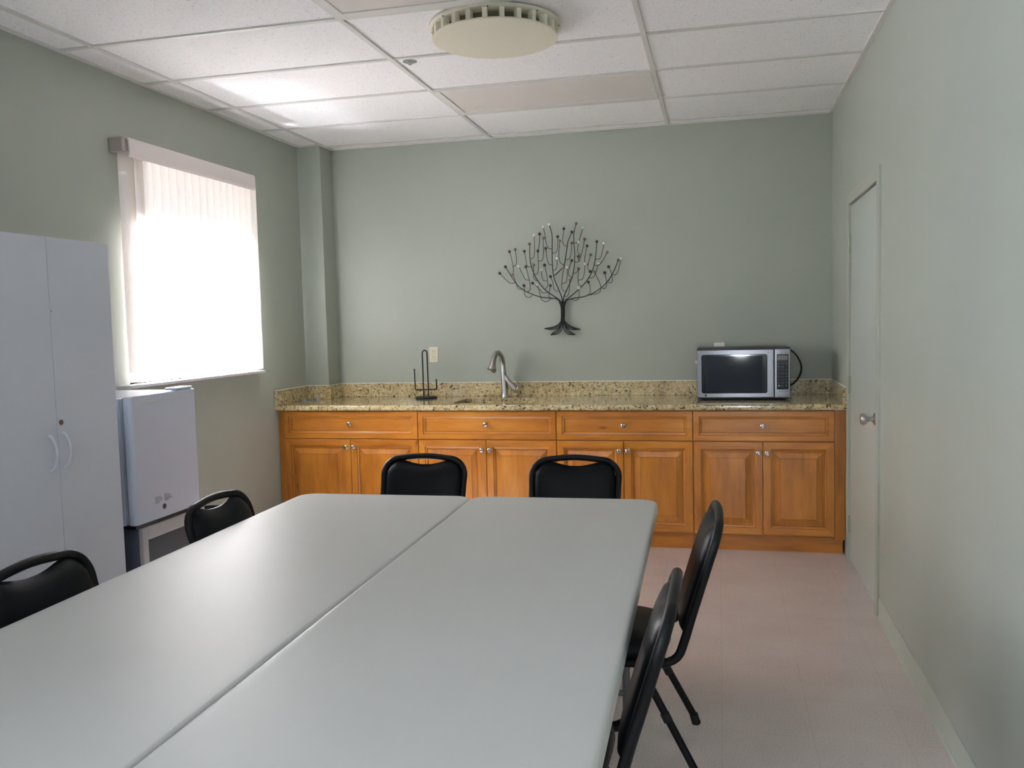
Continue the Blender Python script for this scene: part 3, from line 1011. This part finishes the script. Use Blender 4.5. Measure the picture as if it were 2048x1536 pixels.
twigs = [
    [(397, 828), (350, 835), (300, 800), (222, 720)], [(470, 908), (430, 890), (400, 800), (372, 735)],
    [(372, 735), (380, 690), (375, 640), (360, 560), (335, 470)], [(375, 640), (408, 622), (416, 560), (402, 445)],
    [(600, 973), (555, 998), (510, 965), (502, 860)], [(540, 942), (575, 900), (570, 830), (545, 720), (525, 645)],
    [(560, 797), (520, 790), (480, 720), (442, 638)], [(592, 645), (545, 640), (525, 560), (508, 467)],
    [(570, 552), (612, 538), (625, 480), (622, 285)], [(658, 808), (620, 785), (612, 730), (614, 625)],
    [(625, 732), (660, 720), (668, 620), (663, 465)], [(668, 582), (712, 570), (726, 510), (727, 320)],
    [(663, 465), (680, 380), (683, 272)], [(826, 442), (785, 435), (762, 390), (745, 290), (725, 190)],
    [(828, 493), (870, 480), (888, 430), (888, 305)], [(745, 902), (775, 860), (772, 780), (740, 627)],
    [(770, 806), (725, 800), (708, 750), (704, 678)], [(828, 625), (790, 615), (768, 550), (752, 437)],
    [(835, 688), (870, 672), (882, 620), (880, 550)], [(900, 928), (850, 905), (835, 830), (808, 757)],
    [(778, 938), (720, 945), (680, 900), (602, 832)], [(815, 1004), (785, 1035), (740, 1045), (700, 1010), (680, 930), (655, 850)],
    [(830, 1003), (790, 990), (795, 930), (805, 860)], [(957, 627), (915, 590), (902, 480), (913, 353)],
    [(935, 838), (985, 822), (998, 740), (996, 650)], [(972, 930), (935, 890), (940, 790), (958, 655)],
    [(995, 412), (955, 395), (946, 330), (958, 215)], [(975, 568), (1020, 555), (1040, 490), (1048, 378)],
    [(1054, 772), (1015, 740), (1015, 680), (1048, 577)], [(1082, 592), (1122, 590), (1150, 530), (1175, 430), (1192, 335)],
    [(1152, 512), (1120, 490), (1116, 430), (1128, 368)], [(1072, 377), (1128, 374), (1140, 320), (1175, 210)],
    [(1135, 590), (1122, 570), (1123, 530)], [(1066, 722), (1105, 710), (1125, 668)],
    [(1157, 866), (1125, 840), (1120, 750), (1126, 668)], [(1124, 797), (1170, 785), (1190, 720), (1198, 612)],
    [(1228, 625), (1195, 590), (1200, 500), (1220, 412)], [(1268, 705), (1232, 675), (1236, 600), (1260, 512)],
    [(1310, 563), (1365, 552), (1390, 480), (1407, 382)], [(1297, 628), (1350, 630), (1400, 570), (1443, 485)],
    [(1243, 772), (1290, 765), (1322, 700), (1346, 605)], [(1300, 702), (1350, 800), (1375, 880), (1350, 940), (1250, 965)],
    [(1230, 968), (1258, 930), (1250, 860), (1235, 820)], [(960, 987), (1005, 970), (1022, 900), (1028, 795)],
    [(1040, 1008), (1090, 1030), (1127, 1005), (1132, 950), (1128, 882)], [(1385, 886), (1422, 890), (1440, 840), (1430, 770), (1418, 714)],
    [(1450, 822), (1490, 824), (1502, 780), (1485, 700), (1460, 647)], [(1503, 738), (1545, 730), (1572, 670), (1595, 556)],
]
lim_pts = [[Vector((a, b, 0)) for a, b in l] for l in limbs]
own = [[] for _ in limbs]
for t in twigs:
    best = min(range(len(limbs)), key=lambda i: min((Vector((t[0][0], t[0][1], 0)) - q).length for q in smooth_path(lim_pts[i], 6)))
    own[best].append(t)
for i, l in enumerate(limbs):
    m = MB()
    m.tube([TP(x, y, 0.002 * (i % 3)) for x, y in l], [0.0036, 0.0030, 0.0026], 6, 5)
    for t in own[i]:
        m.tube([TP(x, y, 0.004) for x, y in t], 0.0021, 5, 4)
    if i in (0, 5):
        q = l[6]; p = Vector(TP(*q)); m.tube([p, (p.x, D - 0.0002, p.z)], 0.003, 6)
    m.build('branch', M['iron'], tr)
beads = dict(
    white=[(790, 163), (725, 190), (622, 285), (442, 638), (704, 678), (655, 850), (880, 550), (996, 650), (1128, 368), (1175, 210), (1198, 612), (1346, 605), (1407, 382), (1128, 882), (1595, 556)],
    dark=[(287, 645), (222, 720), (683, 272), (508, 467), (740, 627), (808, 757), (502, 860), (805, 860), (1050, 255), (1048, 577), (1220, 412), (1328, 365), (1255, 700), (1235, 820), (1418, 714), (1460, 647), (888, 305), (752, 437)],
    red=[(335, 470), (663, 465), (525, 645), (602, 832), (958, 215), (1123, 530)],
    brown=[(402, 445), (568, 385), (1098, 160), (1192, 335), (1048, 378), (1125, 668), (1260, 512), (1567, 572)],
    tan=[(727, 320), (913, 353), (614, 625), (372, 737), (958, 652), (1300, 702), (1443, 485), (1028, 795)],
)
for cname, pts in beads.items():
    for x, y in pts:
        m = MB(); m.sphere(TP(x, y, 0.006), 0.0108, 12, 8)
        o = m.build('bead', M['bead_' + cname], tr)
        o['label'] = {'white': 'white', 'dark': 'dark brown', 'red': 'dark red', 'brown': 'brown', 'tan': 'tan'}[cname] + ' bead'

# ================================================================== WHITE STORAGE CABINET
ax, ay0, ay1, am, az = -2.420, 2.440, 3.112, 2.774, 1.807
ar = thing('storage_cabinet', (-2.69, (ay0 + ay1) / 2, 0), 'tall white two-door storage cabinet against the window wall', 'storage cabinet')
m = MB()
m.box(-2.962, ax - 0.019, ay0, ay0 + 0.016, 0.0, az, 0.001, 1)
m.box(-2.962, ax - 0.019, ay1 - 0.016, ay1, 0.0, az, 0.001, 1)
m.box(-2.962, ax - 0.019, ay0 + 0.016, ay1 - 0.016, az - 0.016, az, 0.001, 1)
m.box(-2.962, ax - 0.019, ay0 + 0.016, ay1 - 0.016, 0.06, 0.076)
m.box(-2.962, ax - 0.019, ay0 + 0.016, ay1 - 0.016, 0.90, 0.916)
m.box(-2.962, -2.956, ay0 + 0.016, ay1 - 0.016, 0.06, az - 0.016)
m.box(ax - 0.05, ax - 0.036, ay0 + 0.016, ay1 - 0.016, 0.0, 0.06)
m.build('carcass', M['white'], ar)
for s, (a, b) in enumerate(((ay0 + 0.001, am - 0.0008), (am + 0.0008, ay1 - 0.001))):
    m = MB(); m.box(ax - 0.0175, ax, a, b, 0.065, az - 0.002, 0.0012, 2)
    d = m.build('cabinet_door', M['white'], ar)
    hy_ = am - 0.042 if s == 0 else am + 0.028
    hz_ = 1.001 if s == 0 else 1.006
    m = MB()
    m.tube([(ax - 0.001, hy_, hz_ + 0.066), (ax + 0.012, hy_, hz_ + 0.058), (ax + 0.026, hy_, hz_ + 0.030), (ax + 0.030, hy_, hz_), (ax + 0.026, hy_, hz_ - 0.030), (ax + 0.012, hy_, hz_ - 0.058), (ax - 0.001, hy_, hz_ - 0.066)], [0.008, 0.0062, 0.0058, 0.0058, 0.0058, 0.0062, 0.008], 10, 4)
    m.build('handle', M['white'], d)
    if s:
        m = MB(); m.lathe([(0.0095, -0.001), (0.0095, 0.003), (0.0075, 0.0045), (0.001, 0.0045)], (ax, 2.794, 1.112), 'x', 18)
        lk = m.build('lock', M['brass'], d)
        m = MB(); m.sphere((ax, 2.780, 1.531), 0.0022, 8, 5)
        m.build('screw_hole', M['brass'], d)

# ================================================================== COMPACT FRIDGE AND ITS STAND
fz0, fz1, fy0, fy1, fxx = 0.600, 1.171, 3.196, 3.674, -2.420
st = thing('fridge_stand', (-2.67, 3.5, 0), 'low grey appliance with a dark front panel under the compact fridge', 'stand')
sz = fz0 - 0.0015
m = MB(); m.box(-2.93, fxx - 0.022, 3.230, 3.700, 0.012, sz, 0.006)
m.build('casing', M['slate'], st)
m = MB()
a, b, t_ = 3.230, 3.700, 0.038
m.box(fxx - 0.0215, fxx, a, a + t_, 0.012, sz, 0.004)
m.box(fxx - 0.0215, fxx, b - t_, b, 0.012, sz, 0.004)
m.box(fxx - 0.0215, fxx, a + t_, b - t_, sz - 0.058, sz, 0.004)
m.box(fxx - 0.0215, fxx, a + t_, b - t_, 0.012, 0.060, 0.004)
m.build('front_frame', M['greybox'], st)
m = MB(); m.box(fxx - 0.0212, fxx - 0.006, a + t_ + 0.0005, b - t_ - 0.0005, 0.0605, sz - 0.0585)
m.build('dark_panel', M['panel'], st)
for yy in (3.26, 3.67):
    for xx in (-2.90, -2.47):
        m = MB(); m.lathe([(0.016, 0.0002), (0.018, 0.012)], (xx, yy, 0), 'z', 12)
        m.build('foot', M['rubber'], st)

fr = thing('compact_fridge', (-2.67, (fy0 + fy1) / 2, fz0), 'small white compact fridge beside the tall white cabinet, below the window', 'fridge')
m = MB(); m.box(-2.935, fxx - 0.056, fy0, fy1, fz0 + 0.014, fz1 - 0.006, 0.006)
m.build('fridge_body', M['enamel'], fr)
m = MB(); m.box(-2.930, fxx - 0.010, fy0 + 0.006, fy1 - 0.004, fz0 + 0.0004, fz0 + 0.0138, 0.002)
m.build('base_strip', M['black'], fr)
m = MB(); m.box(fxx - 0.0555, fxx - 0.047, fy0 + 0.008, fy1 - 0.008, fz0 + 0.022, fz1 - 0.010)
m.build('door_gasket', M['fgasket'], fr)
m = MB()
def fo(ins):
    return rrect(-0.047 + ins, 0.0 - ins, fy0 + ins, fy1 - ins, 0.018 - ins * 0.5, 5)
m.rings([[Vector((fxx + x, y, z)) for x, y in fo(i)] for i, z in ((0.004, fz0 + 0.016), (0.0, fz0 + 0.020), (0.0, fz1 - 0.030), (0.0, fz1 - 0.005), (0.004, fz1))])
fd = m.build('fridge_door', M['enamel'], fr)
m = MB()
m.tube([(fxx + 0.0004, fy0 + 0.018, fz1 - 0.034), (fxx + 0.0004, (fy0 + fy1) / 2, fz1 - 0.029), (fxx + 0.0004, fy1 - 0.018, fz1 - 0.020)], 0.0016, 6, 5)
m.build('trim_line', M['frame'], fd)
m = MB(); m.box(fxx - 0.075, fxx - 0.012, fy1 - 0.135, fy1 - 0.006, fz1 + 0.0004, fz1 + 0.013, 0.005)
m.build('hinge_cover', M['enamel'], fr)
m = MB()
for cy, cz_, n in ((3.352, 0.713, 5), (3.418, 0.714, 5)):
    for k in range(n):
        L = (0.036, 0.050, 0.048, 0.050, 0.030)[k]
        y = cy - 0.026
        while y < cy - 0.026 + L:
            wl = random.uniform(0.004, 0.009)
            m.box(fxx - 0.0004, fxx + 0.0005, y, y + wl, cz_ - k * 0.0066, cz_ - k * 0.0066 + 0.0030)
            y += wl + 0.0022
m.build('printed_text', M['print_'], fd)
m = MB()
m.lathe([(0.0125, -0.0005), (0.0125, 0.0009), (0.0108, 0.0013), (0.0105, 0.0006)], (fxx, 3.390, 0.664), 'x', 24, caps=False)
m.lathe([(0.0106, -0.0004), (0.0106, 0.0006), (0.0005, 0.0007)], (fxx, 3.390, 0.664), 'x', 20)
m.tube([(fxx + 0.0012, 3.384, 0.667), (fxx + 0.0012, 3.389, 0.670), (fxx + 0.0012, 3.390, 0.664), (fxx + 0.0012, 3.391, 0.658), (fxx + 0.0012, 3.396, 0.661)], 0.0013, 5, 3)
m.build('round_emblem', M['emblem'], fd)

bx_, by_ = -2.515, 3.850
wb = thing('waste_bin', (bx_, by_, 0), 'small black waste bin holding white paper, standing beside the compact fridge', 'waste bin')
m = MB()
m.lathe([(0.001, 0.0005), (0.082, 0.0005), (0.086, 0.006), (0.108, 0.532), (0.112, 0.538), (0.112, 0.545), (0.106, 0.545), (0.101, 0.520), (0.080, 0.020), (0.001, 0.020)], (bx_, by_, 0), 'z', 32)
m.build('bin_body', M['black'], wb)
def sheet(cx, cy, cz, rx, ry, seed):
    rnd = random.Random(seed)
    m = MB()
    n = 7
    hs = [[rnd.uniform(-0.012, 0.012) for _ in range(n)] for _ in range(n)]
    for lay in (0.0, -0.0015):
        g = [[m.bm.verts.new((cx + rx * (i / (n - 1) - 0.5), cy + ry * (j / (n - 1) - 0.5), cz + hs[i][j] + lay)) for j in range(n)] for i in range(n)]
        for i in range(n - 1):
            for j in range(n - 1):
                m._f([g[i][j], g[i + 1][j], g[i + 1][j + 1], g[i][j + 1]])
    return m
tag(sheet(bx_ + 0.030, by_ - 0.010, 0.520, 0.100, 0.120, 3).build('paper_sheet', M['paper'], ang=20, flip=False), 'crumpled white paper inside the small black waste bin', 'paper')

# ================================================================== FOLDING TABLES
TROT = R(1.17)
def make_table(cx, cy, label):
    L, Wd = 2.44, 0.752
    t = thing('folding_table', (0, 0, 0), label, 'table', 'folding tables pushed together')
    m = MB()
    def ol(ins):
        return rrect(-Wd / 2 + ins, Wd / 2 - ins, -L / 2 + ins, L / 2 - ins, max(0.01, 0.075 - ins), 7)
    m.loft(ol, [(0.030, 0.690), (0.008, 0.690), (0.002, 0.694), (0.0, 0.702), (0.0, 0.726), (0.0015, 0.7325), (0.005, 0.7362), (0.012, 0.7375), (0.030, 0.7378)])
    m.build('tabletop', M['table'], t)
    for s in (-1, 1):
        m = MB()
        y = s * 0.86
        for sx in (-0.27, 0.27):
            m.tube([(sx, y, 0.688), (sx, y, 0.03), (sx, y, 0.002)], 0.0145, 10)
        m.tube([(-0.27, y, 0.10), (0.27, y, 0.10)], 0.011, 8)
        m.tube([(-0.27, y, 0.676), (0.27, y, 0.676)], 0.012, 8)
        m.tube([(0, y, 0.10), (0, y - s * 0.05, 0.30), (0, y - s * 0.42, 0.682)], 0.010, 8)
        m.build('folding_leg', M['tableg'], t)
    m = MB()
    for sx in (-0.31, 0.31):
        m.box(sx - 0.012, sx + 0.012, -1.05, 1.05, 0.664, 0.690, 0.002)
    m.build('side_rail', M['tableg'], t)
    t.location = (cx, cy, 0)
    t.rotation_euler = (0, 0, TROT)
    return t
# far edge of both tables at y = 3.42
ux, uy = math.cos(TROT), math.sin(TROT)
sx_, sy_ = -0.9885, 3.414             # far end of the seam
cxm, cym = sx_ + uy * 1.22, sy_ - ux * 1.22
make_table(cxm - 0.3765 * ux, cym - 0.3765 * uy, 'grey-white folding table on the side of the white cabinet and fridge')
make_table(cxm + 0.3765 * ux, cym + 0.3765 * uy, 'grey-white folding table on the side of the door')

# ================================================================== CHAIRS
def back_y(z):
    return -0.232 - 0.112 * (z - 0.456) / 0.364

def make_chair():
    t = thing('stacking_chair', (0, 0, 0), 'chair', 'chair', 'black padded stacking chairs around the tables')
    # back and seat frame: one bent tube
    def half(s):
        p = [(s * 0.185, 0.185, 0.372), (s * 0.185, 0.05, 0.368), (s * 0.187, -0.10, 0.367), (s * 0.189, -0.165, 0.371), (s * 0.191, -0.208, 0.394), (s * 0.192, -0.228, 0.440)]
        for z in (0.52, 0.62, 0.70):
            p.append((s * (0.192 + 0.008 * (z - 0.45) / 0.3), back_y(z), z))
        for k in range(0, 6):
            a = PI / 2 * k / 5
            z = 0.735 + 0.076 * math.sin(a)
            p.append((s * (0.118 + 0.083 * math.cos(a)), back_y(z), z))
        p.append((s * 0.060, back_y(0.818), 0.8175))
        return p
    left, right = half(-1), half(1)
    path = left + [(0, back_y(0.820), 0.8205)] + list(reversed(right))
    m = MB(); m.tube(path, 0.0140, 12, 3)
    m.build('back_frame', M['tube'], t, ang=60)
    # padded back
    NU, NV = 24, 16
    def outline(u, v):
        # u -1..1, v 0..1 ; returns x,z inside the frame
        zb, ztop = 0.455, 0.806
        dip = 0.026 * max(0.0, math.cos(min(1.0, abs(u) / 0.66) * PI / 2)) ** 1.3
        # rounded shoulder
        au = abs(u)
        sh = 0.0
        if au > 0.62:
            q = (au - 0.62) / 0.38
            sh = 0.078 * (1 - math.sqrt(max(0, 1 - q * q)))
        zt = ztop - 0.006 - dip - sh + 0.008 * (1 - au)
        bsh = 0.0
        if au > 0.75:
            q = (au - 0.75) / 0.25
            bsh = 0.045 * (1 - math.sqrt(max(0, 1 - q * q)))
        z = zb + bsh + (zt - zb - bsh) * v
        wd = 0.184 + 0.008 * (z - 0.45) / 0.3
        return wd * u, z
    def surf(front):
        g = []
        for j in range(NV + 1):
            v = j / NV
            row = []
            for i in range(NU + 1):
                u = -1 + 2 * i / NU
                x, z = outline(u, v)
                e = (1 - abs(u) ** 4) * (1 - abs(2 * v - 1) ** 5)
                d = 0.004 + 0.032 * e ** 0.5 if front else -0.007 - 0.004 * e ** 0.5
                row.append((x, back_y(z) + d, z))
            g.append(row)
        return g
    m = MB()
    F, Bk = surf(True), surf(False)
    fv = [[m.bm.verts.new(p) for p in r] for r in F]
    bv = [[m.bm.verts.new(p) for p in r] for r in Bk]
    for j in range(NV):
        for i in range(NU):
            m._f([fv[j][i], fv[j][i + 1], fv[j + 1][i + 1], fv[j + 1][i]])
            m._f([bv[j][i + 1], bv[j][i], bv[j + 1][i], bv[j + 1][i + 1]])
    for j in range(NV):
        m._f([fv[j + 1][0], bv[j + 1][0], bv[j][0], fv[j][0]])
        m._f([fv[j][NU], bv[j][NU], bv[j + 1][NU], fv[j + 1][NU]])
    for i in range(NU):
        m._f([fv[0][i], bv[0][i], bv[0][i + 1], fv[0][i + 1]])
        m._f([fv[NV][i + 1], bv[NV][i + 1], bv[NV][i], fv[NV][i]])
    m.build('back_pad', M['vinyl'], t, ang=70)
    # seat
    m = MB()
    def so_(ins):
        pts = []
        for k in range(40):
            a = 2 * PI * k / 40
            c, s = math.cos(a), math.sin(a)
            e = 2 / 3.2
            x = (0.205 - ins) * math.copysign(abs(c) ** e, c)
            y = (0.200 - ins) * math.copysign(abs(s) ** e, s)
            x *= 1 + 0.06 * y / 0.2
            pts.append((x, y + 0.015))
        return pts
    m.loft(so_, [(0.030, 0.379), (0.008, 0.381), (0.0, 0.390), (-0.004, 0.403), (0.0, 0.418), (0.012, 0.429), (0.040, 0.436), (0.100, 0.441), (0.17, 0.442)])
    m.build('seat_pad', M['vinyl'], t, ang=60)
    for s in (-1, 1):
        m = MB(); m.tube([(s * 0.185, 0.170, 0.371), (s * 0.187, 0.196, 0.354), (s * 0.190, 0.206, 0.320), (s * 0.200, 0.235, 0.03), (s * 0.200, 0.236, 0.012)], 0.0125, 10, 3)
        l = m.build('leg', M['tube'], t)
        m = MB(); m.tube([(s * 0.199, 0.2345, 0.034), (s * 0.2005, 0.238, 0.0006)], 0.0155, 10)
        m.build('foot_cap', M['rubber'], l)
        m = MB(); m.tube([(s * 0.176, -0.07, 0.376), (s * 0.177, -0.092, 0.354), (s * 0.181, -0.120, 0.300), (s * 0.200, -0.262, 0.03), (s * 0.201, -0.266, 0.012)], 0.0125, 10, 3)
        l = m.build('leg', M['tube'], t)
        m = MB(); m.tube([(s * 0.2, -0.2605, 0.036), (s * 0.202, -0.270, 0.0006)], 0.0155, 10)
        m.build('foot_cap', M['rubber'], l)
        m = MB(); m.tube([(s * 0.1872, -0.166, 0.210), (s * 0.1882, -0.178, 0.186)], 0.0152, 10)
        m.build('stacking_bumper', M['rubber'], l)
    for yy in (0.150, -0.075):
        m = MB(); m.tube([(-0.184, yy, 0.367), (0.184, yy, 0.367)], 0.009, 8)
        m.build('cross_bar', M['tube'], t)
    return t

spots = [
    (-1.368, 3.572, 180, 'black padded chair at the far table end, nearer the window'),
    (-0.645, 3.580, 180, 'black padded chair at the far table end, nearer the microwave'),
    (-1.502, 2.885, -90, 'black padded chair at the table side, back turned to the compact fridge'),
    (-1.505, 1.985, -90, 'black padded chair at the table side, back turned to the tall white cabinet'),
    (-0.350, 2.870, 92.5, 'black padded chair on the door side of the tables, nearest the cabinets'),
    (-0.447, 2.045, 90, 'black padded chair on the door side of the tables, seen edge-on and pushed closer in'),
]
chair = make_chair()
for i, (x, y, a, lab) in enumerate(spots):
    c = chair if i == 0 else copy_tree(chair)
    c.location = (x, y, 0)
    c.rotation_euler = (0, 0, R(a))
    c['label'] = lab

# ================================================================== LIGHT
def area(name, loc, direction, sx, sy, energy, col):
    l = bpy.data.lights.new(name, 'AREA')
    l.shape = 'RECTANGLE'
    l.size, l.size_y = sx, sy
    l.energy = energy
    l.color = col
    o = bpy.data.objects.new(name, l)
    COL.objects.link(o)
    o.location = loc
    o.rotation_euler = Vector(direction).to_track_quat('-Z', 'Z').to_euler()
    return o
# hazy sun on the blind window, a second sun added from below for the bright ceiling spot, and soft daylight at the second window
def sun(name, direction, energy, angle, col, loc):
    l = bpy.data.lights.new(name, 'SUN')
    l.energy = energy
    l.angle = R(angle)
    l.color = col
    o = bpy.data.objects.new(name, l)
    COL.objects.link(o)
    o.location = loc
    o.rotation_euler = Vector(direction).to_track_quat('-Z', 'Z').to_euler()
sun('hazy_sun', (1, 0.0, -1.55), 215, 18, (0.90, 0.965, 1.10), (XL - 4, 4.6, 6))
sun('ground_glint', (1, 0.45, 1.75), 9.5, 10, (0.96, 0.96, 1.06), (XL - 4, 4.6, -4))
area('daylight_side', (XL - 0.75, -2.5, 1.75), (1, 0.60, 0.50), 2.2, 1.4, 255, (0.88, 0.93, 1.10))

area('daylight_slim', (0.35, YB - 0.28, 0.91), (0, 1, 0.03), 0.20, 0.26, 22, (0.93, 0.96, 1.05))  # added lamp, mirrored as a highlight in the microwave front

w = bpy.data.worlds.new('sky')
SC.world = w
w.use_nodes = True
bg = w.node_tree.nodes['Background']
bg.inputs['Color'].default_value = (0.75, 0.85, 1.0, 1)
bg.inputs['Strength'].default_value = 0.6

# ================================================================== CAMERA
cd = bpy.data.cameras.new('camera')
cd.sensor_width = 36
cd.lens = 36 * 1744.53 / 2048
cd.clip_start = 0.02
cam = bpy.data.objects.new('camera', cd)
COL.objects.link(cam)
rm = Matrix(((0.97288794, 0.00812805, 0.23113415), (0.22989706, 0.07502229, -0.97031902), (-0.02522701, 0.99714873, 0.07111967)))
cam.matrix_world = Matrix.Translation((0, 0, 1.4476)) @ rm.to_4x4()
SC.camera = cam

SC.view_settings.view_transform = 'Standard'
SC.view_settings.look = 'None'
SC.view_settings.exposure = 1.02
SC.view_settings.gamma = 1.0
SC.view_settings.use_curve_mapping = False
SC.cycles.use_denoising = True
SC.cycles.max_bounces = 14
SC.cycles.diffuse_bounces = 8
SC.cycles.transparent_max_bounces = 12
SC.cycles.caustics_reflective = False
SC.cycles.caustics_refractive = False
SC.cycles.sample_clamp_indirect = 6
